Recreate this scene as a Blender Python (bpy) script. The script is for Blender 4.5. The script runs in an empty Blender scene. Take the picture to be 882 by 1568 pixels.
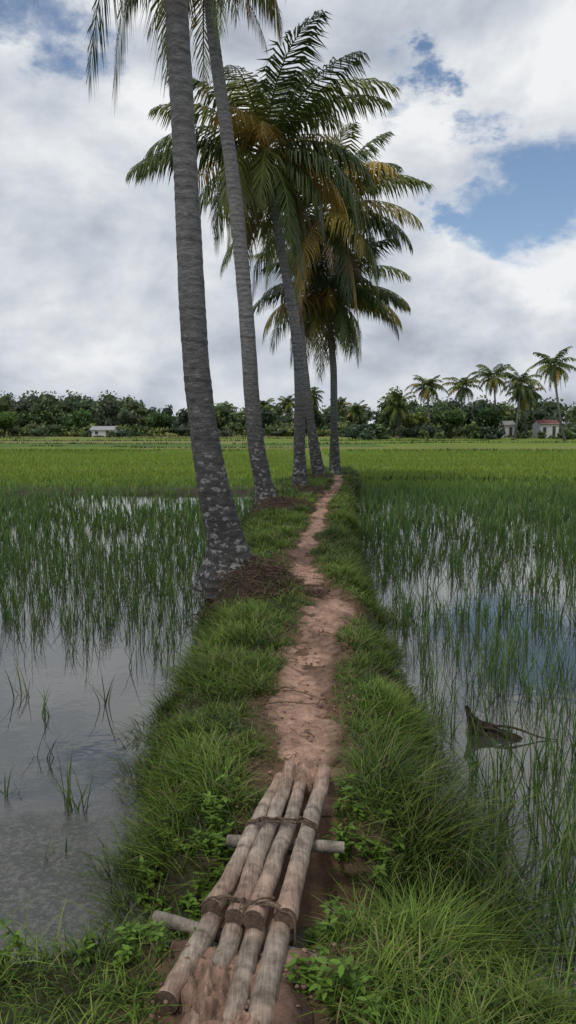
import bpy, math, numpy as np
from mathutils import Vector
rng = np.random.default_rng(7)
scene = bpy.context.scene
scene.view_settings.view_transform = 'Standard'
scene.view_settings.look = 'None'
scene.view_settings.exposure = 0

# ------------------------------------------------------------------ helpers
def ss(a, b, x):
    t = np.clip((x - a) / (b - a), 0, 1)
    return t * t * (3 - 2 * t)

def vnoise(x, y, seed=0):
    x = np.asarray(x, float); y = np.asarray(y, float)
    ix = np.floor(x); iy = np.floor(y); fx = x - ix; fy = y - iy
    fx = fx * fx * (3 - 2 * fx); fy = fy * fy * (3 - 2 * fy)
    def h(a, b):
        v = np.sin(a * 127.1 + b * 311.7 + seed * 74.7) * 43758.5453
        return v - np.floor(v)
    return (h(ix, iy) * (1 - fx) + h(ix + 1, iy) * fx) * (1 - fy) + (h(ix, iy + 1) * (1 - fx) + h(ix + 1, iy + 1) * fx) * fy

def fbm(x, y, seed=0, o=4):
    s = 0; a = 0.5; t = 0
    for i in range(o):
        s = s + a * vnoise(x * 2 ** i, y * 2 ** i, seed + i * 13); t += a; a *= 0.5
    return s / t

class MB:
    def __init__(s): s.v = []; s.c = []; s.q = []; s.t = []; s.n = 0
    def add(s, v, c, q=None, t=None):
        v = np.asarray(v, float).reshape(-1, 3)
        c = np.asarray(c, float)
        if c.ndim == 1: c = np.tile(c, (len(v), 1))
        s.v.append(v); s.c.append(c[:, :3])
        if q is not None and len(q): s.q.append(np.asarray(q, int).reshape(-1, 4) + s.n)
        if t is not None and len(t): s.t.append(np.asarray(t, int).reshape(-1, 3) + s.n)
        s.n += len(v)
    def build(s, name, mat, smooth=False, parent=None):
        v = np.concatenate(s.v); c = np.concatenate(s.c)
        q = np.concatenate(s.q) if s.q else np.zeros((0, 4), int)
        t = np.concatenate(s.t) if s.t else np.zeros((0, 3), int)
        me = bpy.data.meshes.new(name)
        me.vertices.add(len(v)); me.vertices.foreach_set('co', v.astype(np.float32).ravel())
        nl = q.size + t.size
        me.loops.add(nl)
        me.loops.foreach_set('vertex_index', np.concatenate([q.ravel(), t.ravel()]).astype(np.int32))
        me.polygons.add(len(q) + len(t))
        st = np.concatenate([np.arange(len(q)) * 4, q.size + np.arange(len(t)) * 3]).astype(np.int32)
        me.polygons.foreach_set('loop_start', st)
        me.update(calc_edges=True)
        at = me.color_attributes.new('Col', 'FLOAT_COLOR', 'POINT')
        c4 = np.ones((len(v), 4), np.float32); c4[:, :3] = c
        at.data.foreach_set('color', c4.ravel())
        me.polygons.foreach_set('use_smooth', np.full(len(me.polygons), smooth))
        me.validate()
        me.materials.append(mat)
        ob = bpy.data.objects.new(name, me)
        scene.collection.objects.link(ob)
        if parent: ob.parent = parent
        return ob

def empty(name, loc):
    e = bpy.data.objects.new(name, None)
    scene.collection.objects.link(e)
    e.empty_display_size = 0.2
    return e

# ------------------------------------------------------------------ materials
def newmat(name):
    m = bpy.data.materials.new(name); m.use_nodes = True
    nt = m.node_tree; nt.nodes.clear()
    out = nt.nodes.new('ShaderNodeOutputMaterial')
    return m, nt, out

def leafmat(name, rough=0.55, trans=0.3, spec=0.25, sat=1.0, gain=1.0):
    m, nt, out = newmat(name)
    a = nt.nodes.new('ShaderNodeAttribute'); a.attribute_name = 'Col'
    g = nt.nodes.new('ShaderNodeHueSaturation'); g.inputs['Value'].default_value = gain; g.inputs['Saturation'].default_value = sat
    nt.links.new(a.outputs['Color'], g.inputs['Color'])
    p = nt.nodes.new('ShaderNodeBsdfPrincipled')
    p.inputs['Roughness'].default_value = rough
    p.inputs['Specular IOR Level'].default_value = spec
    nt.links.new(g.outputs[0], p.inputs['Base Color'])
    t = nt.nodes.new('ShaderNodeBsdfTranslucent')
    nt.links.new(g.outputs[0], t.inputs['Color'])
    mx = nt.nodes.new('ShaderNodeMixShader'); mx.inputs[0].default_value = trans
    nt.links.new(p.outputs[0], mx.inputs[1]); nt.links.new(t.outputs[0], mx.inputs[2])
    nt.links.new(mx.outputs[0], out.inputs[0])
    return m

def soilmat(name, scale=18, amt=0.5, bump=0.02, rough=0.9):
    m, nt, out = newmat(name)
    L = nt.links.new
    a = nt.nodes.new('ShaderNodeAttribute'); a.attribute_name = 'Col'
    tc = nt.nodes.new('ShaderNodeTexCoord')
    n = nt.nodes.new('ShaderNodeTexNoise'); n.inputs['Scale'].default_value = scale
    n.inputs['Detail'].default_value = 8; n.inputs['Roughness'].default_value = 0.65
    L(tc.outputs['Object'], n.inputs['Vector'])
    mr = nt.nodes.new('ShaderNodeMapRange'); mr.inputs[1].default_value = 0.3; mr.inputs[2].default_value = 0.7
    mr.inputs[3].default_value = 1 - amt; mr.inputs[4].default_value = 1 + amt * 0.5
    L(n.outputs['Fac'], mr.inputs[0])
    vm = nt.nodes.new('ShaderNodeVectorMath'); vm.operation = 'SCALE'
    L(a.outputs['Color'], vm.inputs[0]); L(mr.outputs[0], vm.inputs['Scale'])
    p = nt.nodes.new('ShaderNodeBsdfPrincipled'); p.inputs['Roughness'].default_value = rough
    p.inputs['Specular IOR Level'].default_value = 0.15
    L(vm.outputs[0], p.inputs['Base Color'])
    b = nt.nodes.new('ShaderNodeBump'); b.inputs['Distance'].default_value = bump; b.inputs['Strength'].default_value = 0.9
    L(n.outputs['Fac'], b.inputs['Height']); L(b.outputs[0], p.inputs['Normal'])
    L(p.outputs[0], out.inputs[0])
    return m

M_grass = leafmat('grass_blades', 0.5, 0.3, 0.3, .97, 1.12)
M_rice = leafmat('rice_blades', 0.5, 0.3, 0.3, .95, 1.1)
M_palm = leafmat('palm_leaf', 0.42, 0.22, 0.4, .97, 1.15)
M_tree = leafmat('tree_leaf', 0.6, 0.15, 0.2, 1.0, 1.12)
M_ground = soilmat('ground_soil', 9, 0.5, 0.03)
M_path = soilmat('path_dirt', 15, 0.5, 0.05)
M_debris = soilmat('debris', 60, 0.5, 0.004)
M_rope = soilmat('rope_fibre', 120, 0.6, 0.004)
M_wall = soilmat('plaster', 2, 0.15, 0.003)

def bamboomat():
    m, nt, out = newmat('bamboo_weathered'); L = nt.links.new
    a = nt.nodes.new('ShaderNodeAttribute'); a.attribute_name = 'Col'
    tc = nt.nodes.new('ShaderNodeTexCoord')
    mp = nt.nodes.new('ShaderNodeMapping'); mp.inputs['Scale'].default_value = (1, .05, 1); mp.inputs['Rotation'].default_value = (0, 0, .2)
    L(tc.outputs['Object'], mp.inputs[0])
    n1 = nt.nodes.new('ShaderNodeTexNoise'); n1.inputs['Scale'].default_value = 130; n1.inputs['Detail'].default_value = 4; L(mp.outputs[0], n1.inputs['Vector'])
    n2 = nt.nodes.new('ShaderNodeTexNoise'); n2.inputs['Scale'].default_value = 14; n2.inputs['Detail'].default_value = 9; n2.inputs['Roughness'].default_value = .68; L(tc.outputs['Object'], n2.inputs['Vector'])
    ad = nt.nodes.new('ShaderNodeMath'); ad.operation = 'MULTIPLY_ADD'; ad.inputs[1].default_value = .5; L(n1.outputs['Fac'], ad.inputs[0]); L(n2.outputs['Fac'], ad.inputs[2])
    mr = nt.nodes.new('ShaderNodeMapRange'); mr.inputs[1].default_value = .58; mr.inputs[2].default_value = .92; mr.inputs[3].default_value = .38; mr.inputs[4].default_value = 1.15
    L(ad.outputs[0], mr.inputs[0])
    vm = nt.nodes.new('ShaderNodeVectorMath'); vm.operation = 'SCALE'; L(a.outputs['Color'], vm.inputs[0]); L(mr.outputs[0], vm.inputs['Scale'])
    p = nt.nodes.new('ShaderNodeBsdfPrincipled'); p.inputs['Roughness'].default_value = .75; p.inputs['Specular IOR Level'].default_value = .2
    L(vm.outputs[0], p.inputs['Base Color'])
    b = nt.nodes.new('ShaderNodeBump'); b.inputs['Distance'].default_value = .006; L(ad.outputs[0], b.inputs['Height']); L(b.outputs[0], p.inputs['Normal'])
    L(p.outputs[0], out.inputs[0]); return m
M_bamboo = bamboomat()

def trunkmat():
    m, nt, out = newmat('palm_bark'); L = nt.links.new
    a = nt.nodes.new('ShaderNodeAttribute'); a.attribute_name = 'Col'
    tc = nt.nodes.new('ShaderNodeTexCoord')
    def noise(s, d, vec=None, r=0.6):
        n = nt.nodes.new('ShaderNodeTexNoise'); n.inputs['Scale'].default_value = s
        n.inputs['Detail'].default_value = d; n.inputs['Roughness'].default_value = r
        L(vec if vec else tc.outputs['Object'], n.inputs['Vector']); return n
    mp = nt.nodes.new('ShaderNodeMapping'); mp.inputs['Scale'].default_value = (1, 1, 3.2)
    L(tc.outputs['Object'], mp.inputs[0])
    mp2 = nt.nodes.new('ShaderNodeMapping'); mp2.inputs['Scale'].default_value = (1, 1, 1.5)
    L(tc.outputs['Object'], mp2.inputs[0])
    n1 = noise(9, 9, mp.outputs[0], 0.7)
    n2 = noise(10, 10, mp2.outputs[0], 0.72)
    sep = nt.nodes.new('ShaderNodeSeparateXYZ'); L(tc.outputs['Object'], sep.inputs[0])
    th = nt.nodes.new('ShaderNodeMapRange'); th.inputs[1].default_value = 0.2; th.inputs[2].default_value = 3.2
    th.inputs[3].default_value = 0.008; th.inputs[4].default_value = -0.08
    L(sep.outputs[2], th.inputs[0])
    ad = nt.nodes.new('ShaderNodeMath'); ad.operation = 'ADD'; L(n2.outputs['Fac'], ad.inputs[0]); L(th.outputs[0], ad.inputs[1])
    lm = nt.nodes.new('ShaderNodeMapRange'); lm.inputs[1].default_value = 0.53; lm.inputs[2].default_value = 0.59; lm.inputs[4].default_value = .9
    L(ad.outputs[0], lm.inputs[0])
    mr = nt.nodes.new('ShaderNodeMapRange'); mr.inputs[1].default_value = 0.3; mr.inputs[2].default_value = 0.7
    mr.inputs[3].default_value = 0.4; mr.inputs[4].default_value = 1.4
    L(n1.outputs['Fac'], mr.inputs[0])
    vm = nt.nodes.new('ShaderNodeVectorMath'); vm.operation = 'SCALE'
    L(a.outputs['Color'], vm.inputs[0]); L(mr.outputs[0], vm.inputs['Scale'])
    mx = nt.nodes.new('ShaderNodeMix'); mx.data_type = 'RGBA'
    L(lm.outputs[0], mx.inputs['Factor']); L(vm.outputs[0], mx.inputs['A']); mx.inputs['B'].default_value = (0.27, 0.275, 0.26, 1)
    p = nt.nodes.new('ShaderNodeBsdfPrincipled'); p.inputs['Roughness'].default_value = 0.85
    p.inputs['Specular IOR Level'].default_value = 0.2
    L(mx.outputs['Result'], p.inputs['Base Color'])
    b = nt.nodes.new('ShaderNodeBump'); b.inputs['Distance'].default_value = 0.03; b.inputs['Strength'].default_value = 0.9
    L(n1.outputs['Fac'], b.inputs['Height']); L(b.outputs[0], p.inputs['Normal'])
    L(p.outputs[0], out.inputs[0]); return m
M_trunk = trunkmat()

def watermat():
    m, nt, out = newmat('paddy_water'); L = nt.links.new
    tc = nt.nodes.new('ShaderNodeTexCoord')
    def noise(s, d, r=0.6):
        n = nt.nodes.new('ShaderNodeTexNoise'); n.inputs['Scale'].default_value = s
        n.inputs['Detail'].default_value = d; n.inputs['Roughness'].default_value = r
        L(tc.outputs['Object'], n.inputs['Vector']); return n
    big = noise(0.9, 3); fine = noise(42, 4, 0.65); rip = noise(7, 2); med = noise(5, 5, .6)
    sep = nt.nodes.new('ShaderNodeSeparateXYZ'); L(tc.outputs['Object'], sep.inputs[0])
    def mr(src, a, b, c, d):
        n = nt.nodes.new('ShaderNodeMapRange'); n.interpolation_type = 'SMOOTHSTEP'
        for i, v in enumerate((a, b, c, d)): n.inputs[i + 1].default_value = v
        L(src, n.inputs[0]); return n.outputs[0]
    def mt(op, a, b):
        n = nt.nodes.new('ShaderNodeMath'); n.operation = op
        for i, v in enumerate((a, b)):
            if isinstance(v, (int, float)): n.inputs[i].default_value = v
            else: L(v, n.inputs[i])
        return n.outputs[0]
    yy = mt('ADD', mt('ADD', sep.outputs[1], mt('MULTIPLY', big.outputs['Fac'], 2.2)), mt('MULTIPLY', med.outputs['Fac'], 1.6))
    near = mr(yy, 4.6, 6.4, 1, 0)
    left = mr(sep.outputs[0], -0.5, 0.5, 1, 0)
    film = mt('MULTIPLY', near, left)
    speck = mr(mt('ADD', fine.outputs['Fac'], mt('MULTIPLY', mt('SUBTRACT', med.outputs['Fac'], .5), .35)), 0.44, 0.62, 0, 1)
    fs = mt('MULTIPLY', film, speck)
    mx = nt.nodes.new('ShaderNodeMix'); mx.data_type = 'RGBA'
    mx.inputs['A'].default_value = (0.05, 0.05, 0.042, 1); mx.inputs['B'].default_value = (0.13, 0.12, 0.10, 1)
    L(mt('MULTIPLY', fs, 0.8), mx.inputs['Factor'])
    p = nt.nodes.new('ShaderNodeBsdfPrincipled'); p.inputs['IOR'].default_value = 1.8
    L(mx.outputs['Result'], p.inputs['Base Color'])
    L(mr(fs, 0, 1, 0.03, 0.4), p.inputs['Roughness'])
    h = mt('ADD', mt('MULTIPLY', mt('MULTIPLY', fine.outputs['Fac'], film), 1.5), mt('MULTIPLY', rip.outputs['Fac'], 0.2))
    b = nt.nodes.new('ShaderNodeBump'); b.inputs['Distance'].default_value = 0.012; b.inputs['Strength'].default_value = 0.7
    L(h, b.inputs['Height']); L(b.outputs[0], p.inputs['Normal'])
    L(p.outputs[0], out.inputs[0]); return m
M_water = watermat()

# ------------------------------------------------------------------ terrain
yL = [-5, 1.7, 2.05, 2.3, 2.5, 2.9, 3.4, 4.0, 5.0, 6.5, 9.2, 11.6, 15.7, 21.8, 27, 34]
xL = [-30, -3.5, -1.6, -.74, -.62, -.62, -.70, -.78, -.84, -.74, -.83, -.92, -.85, -.5, .5, 1.2]
yR = [-5, 1.5, 1.85, 2.15, 2.4, 2.9, 3.4, 4.0, 5.0, 6.5, 9.2, 11.6, 15.7, 21.8, 27, 34]
xR = [30, 3, 1.2, .70, .62, .68, .74, .80, .84, .86, 1.0, 1.1, 1.42, 1.9, 2.4, 2.6]
yP = [-3, 1.5, 2.3, 3.24, 3.48, 4.14, 5.39, 6.33, 7.07, 7.67, 8.76, 10.2, 13.1, 15.9, 21.2, 24, 30]
xP = [-.1, -.2, -.1, .065, .074, .087, .18, .32, .42, .28, .16, .18, .51, .68, 1.33, 1.6, 1.9]
wP = [.3, .28, .25, .26, .28, .34, .35, .355, .36, .33, .27, .25, .23, .25, .28, .28, .2]
WATER = -0.32
def edge(x, y):
    e = np.minimum(x - np.interp(y, yL, xL), np.interp(y, yR, xR) - x)
    return e + (fbm(x * 2.2, y * 2.2, 3) - 0.5) * 0.3
def pathd(x, y):
    return np.abs(x - np.interp(y, yP, xP) - (fbm(y * 2.3, y * 0, 71, 3) - .5) * .12)
TREES = [(-.59, 8.0, .62, .24), (-.38, 15.6, .8, .2), (.32, 19.7, .8, .15), (.87, 25, .7, .12), (1.63, 27, .7, .12)]
def H(x, y):
    x = np.asarray(x, float); y = np.asarray(y, float)
    e = edge(x, y)
    far = ss(20.5, 25, y + (fbm(x * .25, y * .25, 9) - .5) * 9)
    bottom = -0.52 + 0.30 * far
    f = ss(-.25, .39, e)
    h = bottom + (0 - bottom) * f * (1 - ss(29, 36, y))
    h = h - 0.42 * np.exp(-((y - 2.66 - .08 * x) / .23) ** 2) * f
    pd = pathd(x, y)
    h = h - 0.03 * (1 - ss(.1, .26, pd)) * f
    h = h + (fbm(x * 3, y * 3, 21) - .5) * .13 * f * ss(.1, .3, pd)
    for (tx, ty, r, hh) in TREES:
        cx = tx + .18; cy = ty - .25
        d2 = ((x - cx) / r) ** 2 + ((y - cy) / (r * .95)) ** 2
        h = h + hh * np.exp(-d2 * 1.1) * ss(.1, .34, pd)
    for k, yt in enumerate([60, 68, 77, 88, 100, 114]):
        h = h + 0.12 * ss(yt - .6, yt + .6, y + (fbm(x * .03, y * .03, 40 + k) - .5) * 8)
    h = h + ss(150, 400, y) * 1.0
    return h

def axis(lst):
    out = [lst[0][0]]
    for (a, b, step) in lst:
        n = max(1, int(round((b - a) / step)))
        out += list(np.linspace(a, b, n + 1)[1:])
    return np.array(out)
xs = axis([(-900, -120, 60), (-120, -30, 3), (-30, -5, .8), (-5, -1.6, .2), (-1.6, 2.6, .05), (2.6, 5, .2), (5, 30, .8), (30, 120, 3), (120, 900, 60)])
ys = axis([(-60, -4, 8), (-4, 1, .5), (1, 11, .06), (11, 30, .15), (30, 56, .8), (56, 130, .4), (130, 300, 10), (300, 1600, 60)])
X, Y = np.meshgrid(xs, ys)
Z = H(X, Y)
e = edge(X, Y)
n1 = fbm(X * 1.5, Y * 1.5, 5); n2 = fbm(X * .08, Y * .35, 6)
mud = np.array([.055, .042, .03]); soil = np.array([.06, .062, .028])
green = np.array([.145, .205, .026])
C = np.zeros(X.shape + (3,))
b = ss(0, .3, e)[..., None]
C[:] = mud * (1 - b) + (soil * (1 - .4 * n1[..., None])) * b
pk = (1 - ss(.16, .42, pathd(X, Y) + (n1 - .5) * .3))[..., None] * b
C = C * (1 - pk) + np.array([.16, .095, .062]) * pk
fg = ss(22, 27, Y)[..., None]
fieldc = green * (1 + .35 * (n2[..., None] - .5))
tb = ss(58, 62, Y + (n1 - .5) * 3)[..., None]
tid = sum((Y + (fbm(X * .03, Y * .03, 40 + k) - .5) * 8 > yt).astype(float) for k, yt in enumerate([60, 68, 77, 88, 100, 114]))
crop = vnoise(tid * 3.7 + .5, np.floor(X / 34 + tid * .37) + .5, 9)[..., None]
tcol = np.where(crop < .3, np.array([.10, .165, .03]), np.where(crop < .6, np.array([.17, .23, .035]), np.array([.22, .215, .07])))
tcol = tcol * (.75 + .5 * fbm(X * .15, Y * .6, 19)[..., None])
fieldc = fieldc * (1 - tb) + tcol * tb
C = C * (1 - fg) + fieldc * fg
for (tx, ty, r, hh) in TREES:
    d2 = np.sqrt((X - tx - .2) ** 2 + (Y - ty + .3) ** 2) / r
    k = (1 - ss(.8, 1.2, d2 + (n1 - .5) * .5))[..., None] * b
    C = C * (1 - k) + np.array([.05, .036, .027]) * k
nx, ny = len(xs), len(ys)
idx = np.arange(nx * ny).reshape(ny, nx)
q = np.stack([idx[:-1, :-1], idx[:-1, 1:], idx[1:, 1:], idx[1:, :-1]], -1).reshape(-1, 4)
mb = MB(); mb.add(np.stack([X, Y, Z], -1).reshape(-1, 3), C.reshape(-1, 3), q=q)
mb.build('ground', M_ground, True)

mb = MB(); mb.add([(-60, -12, WATER), (60, -12, WATER), (60, 34, WATER), (-60, 34, WATER)], (.05, .05, .05), q=[(0, 1, 2, 3)])
mb.build('paddy_water', M_water)

# dirt path
def pathstrip(y0, y1, ny_, mb, wmul=1.0, zoff=0.0):
    yy = np.linspace(y0, y1, ny_); m = 25
    u = np.linspace(-1, 1, m)
    YY = np.repeat(yy[:, None], m, 1); U = np.repeat(u[None], ny_, 0)
    w = np.interp(yy, yP, wP)[:, None] * .5 * wmul
    jl = 1 + (fbm(yy * 3.5, yy * 0, 31)[:, None] - .5) * 1.3 + (vnoise(yy * 17, yy * 0, 32)[:, None] - .5) * .25
    jr = 1 + (fbm(yy * 3.5, yy * 0 + 9, 37)[:, None] - .5) * 1.3 + (vnoise(yy * 17, yy * 0, 38)[:, None] - .5) * .25
    XX = np.interp(yy, yP, xP)[:, None] + (fbm(yy * 2.3, yy * 0, 71, 3)[:, None] - .5) * .12 + U * w * 1.3 * np.where(U < 0, jl, jr)
    edgefall = ss(.7, 1.0, np.abs(U))
    ZZ = H(XX, YY) + .016 - .05 * edgefall + (fbm(XX * 9, YY * 9, 51) - .5) * .07 + zoff
    n = fbm(XX * 4, YY * 4, 33)[..., None]
    col = np.array([.48, .30, .215]) * (.6 + .65 * n)
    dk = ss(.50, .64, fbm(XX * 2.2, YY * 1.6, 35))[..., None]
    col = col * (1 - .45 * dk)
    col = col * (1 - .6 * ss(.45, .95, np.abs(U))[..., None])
    idx = np.arange(ny_ * m).reshape(ny_, m)
    q = np.stack([idx[:-1, :-1], idx[:-1, 1:], idx[1:, 1:], idx[1:, :-1]], -1).reshape(-1, 4)
    mb.add(np.stack([XX, YY, ZZ], -1).reshape(-1, 3), col.reshape(-1, 3), q=q)
mb = MB()
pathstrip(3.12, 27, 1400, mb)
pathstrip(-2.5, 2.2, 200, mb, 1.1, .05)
for (cx, cy, rx, ry, hz, zt) in [(.07, 3.32, .15, .17, .05, .045), (-.225, 2.0, .11, .17, .045, .02), (-.13, 1.84, .12, .10, .04, .02)]:
    u = np.linspace(-1, 1, 60); U, V_ = np.meshgrid(u, u)
    r_ = np.sqrt(U ** 2 + V_ ** 2) + (fbm(U * 3 + 5 + cx * 9, V_ * 3, 44) - .5) * .9
    ZZ = zt + hz * (1 - ss(.2, 1.0, r_)) + (fbm(U * 5, V_ * 5 + cy, 45) - .5) * .07 - .16 * ss(.5, 1.0, r_)
    col = np.array([.42, .275, .20]) * (.45 + .8 * fbm(U * 5, V_ * 5, 46))[..., None]
    idx = np.arange(3600).reshape(60, 60)
    mb.add(np.stack([cx + U * rx, cy + V_ * ry, ZZ], -1).reshape(-1, 3), col.reshape(-1, 3), q=np.stack([idx[:-1, :-1], idx[:-1, 1:], idx[1:, 1:], idx[1:, :-1]], -1).reshape(-1, 4))
mb.build('dirt_path', M_path, True)

# ------------------------------------------------------------------ blades
def blades(mb, P, Lh, W, az, lean, bend, col, tipcol=None, segs=3, root=.45):
    n = len(P)
    if n == 0: return
    ts = np.linspace(0, 1, segs + 1)
    d = np.stack([np.cos(az), np.sin(az), np.zeros(n)], -1)
    fa = az + np.pi / 2 + rng.normal(0, .5, n)
    s = np.stack([np.cos(fa), np.sin(fa), np.zeros(n)], -1)
    rows = []; cols = []
    for t in ts:
        c = P + d * ((lean * t + bend * t * t) * Lh)[:, None]
        zz = Lh * (t * np.sqrt(np.clip(1 - lean ** 2, .1, 1)) - .55 * bend * t ** 2.2)
        c = c + np.stack([np.zeros(n), np.zeros(n), zz], -1)
        tc = tipcol if tipcol is not None else col
        g = root + (1.1 - root) * t ** .8  # root shading painted in: blade colour darkens towards its base
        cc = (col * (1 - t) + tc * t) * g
        if t < 1:
            w = (W * (1 - .75 * t ** 1.5) * .5)[:, None]
            rows += [c - s * w, c + s * w]; cols += [cc, cc]
        else:
            rows.append(c); cols.append(cc)
    k = len(rows)
    V = np.stack(rows, 1).reshape(-1, 3); CC = np.stack(cols, 1).reshape(-1, 3)
    base = (np.arange(n) * k)[:, None]
    qs = [base + np.array([2 * i, 2 * i + 1, 2 * i + 3, 2 * i + 2]) for i in range(segs - 1)]
    tr = base + np.array([2 * (segs - 1), 2 * (segs - 1) + 1, 2 * segs])
    mb.add(V, CC, q=np.concatenate(qs) if qs else None, t=tr)

def mixc(n, palette, probs, var=.25):
    pal = np.array(palette); i = rng.choice(len(pal), n, p=probs)
    return pal[i] * (1 + rng.uniform(-var, var, n))[:, None]

mb = MB()
def bundgrass(y0, y1, tufts, nb, spread, hmin, hmax, w, segs=3, x0=-1.6, x1=2.0):
    area = (y1 - y0) * (x1 - x0)
    n0 = int(area * tufts)
    tx_ = rng.uniform(x0, x1, n0)
    ty_ = rng.uniform(y0, y1, n0)
    th_ = rng.uniform(.6, 1.25, n0)
    tcl = mixc(n0, [(.09, .165, .018), (.13, .22, .022), (.19, .265, .035), (.055, .11, .018), (.25, .225, .085)], [.30, .34, .20, .12, .04], .2)
    ti = np.repeat(np.arange(n0), nb); n = len(ti)
    ox = rng.normal(0, spread, n); oy = rng.normal(0, spread, n)
    x = tx_[ti] + ox; y = ty_[ti] + oy
    e = edge(x, y); pd = pathd(x, y)
    half = np.interp(y, yP, wP) * .5
    z = H(x, y)
    clump = fbm(x * 3, y * 3, 77, 3)
    keep = (e > -.1) & (pd > half * (.95 + .9 * (fbm(x * 6, y * 6, 61) - .5)))
    keep &= rng.random(n) < (.55 + .8 * ss(.33, .55, clump))
    for (tx, ty, r, hh) in TREES:
        dd = np.sqrt((x - tx - .22) ** 2 + ((y - ty + .3)) ** 2) / r
        keep &= (dd + (clump - .5) * .6 > .95) | (rng.random(n) < .05)
    if y0 < 3.2:
        pc = np.interp(y, [1.8, 3.3], [-.2, .07])
        keep &= ~((np.abs(x - pc) < .165) & (y > 1.7) & (y < 3.25))
        keep &= ~((np.abs(y - 2.66 - .08 * x) < .16) & (np.abs(x - pc) < .28) & (rng.random(n) < .7))
        keep &= ~((y < (2.42 - (x + .44) * .386)) & (y > (2.42 - (x + .44) * .386) - .09) & (x > -.46) & (x < .14) & (rng.random(n) < .7))
    bare = np.exp(-(((x + .40) / .10) ** 2 + ((y - 3.0) / .2) ** 2))
    keep &= rng.random(n) > bare * .7
    x, y, z, e, clump, pd, ti, ox, oy = [a[keep] for a in (x, y, z, e, clump, pd, ti, ox, oy)]
    z = np.maximum(z, WATER - .06)
    n = len(x)
    side = ss(.4, .05, e)
    near = ss(.12, .38, pd)
    Lh = rng.uniform(hmin, hmax, n) * th_[ti] * (.6 + .7 * ss(.3, .7, clump)) * (.4 + .6 * near)
    Lh *= 1 + .25 * side
    right = ss(.28, .5, x) * ss(4.3, 3.4, y) * ss(2.2, 2.7, y)
    Lh *= 1 + 1.0 * right
    ctr = (np.interp(y, yL, xL) + np.interp(y, yR, xR)) * .5
    az = np.arctan2(oy, ox) + rng.normal(0, .6, n)
    out = np.where(x > ctr, 0, np.pi)
    use = rng.random(n) < .15 + .4 * side
    az = np.where(use, out + rng.normal(0, .7, n), az)
    rad = np.sqrt(ox ** 2 + oy ** 2) / spread
    lean = np.clip(.12 + .22 * rad + rng.normal(0, .1, n), 0, .8); bend = rng.uniform(.15, .8, n)
    col = tcl[ti] * rng.uniform(.75, 1.25, n)[:, None]
    dead = rng.random(n) < .05
    col[dead] = np.array([.30, .24, .12]) * .9
    patch = fbm(x * 1.6, y * 1.6, 88)[:, None]
    col = col * (.55 + .9 * patch)
    col = col * (1 - .4 * ss(.25, 0, e)[:, None]) * (1 - .28 * right[:, None])
    P = np.stack([x, y, z - .01], -1)
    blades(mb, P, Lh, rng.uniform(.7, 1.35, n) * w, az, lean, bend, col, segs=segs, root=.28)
bundgrass(.9, 2.6, 440, 16, .028, .07, .17, .005, x0=-2.2, x1=1.8)
bundgrass(2.5, 5.2, 370, 16, .03, .07, .17, .0056)
bundgrass(5.2, 9.5, 240, 16, .035, .07, .17, .0072)
bundgrass(9.5, 17, 120, 14, .045, .09, .19, .012, 2)
bundgrass(17, 34, 45, 14, .06, .1, .22, .02, 2, -1.4, 2.8)
mb.build('bund_grass', M_grass)

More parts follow.
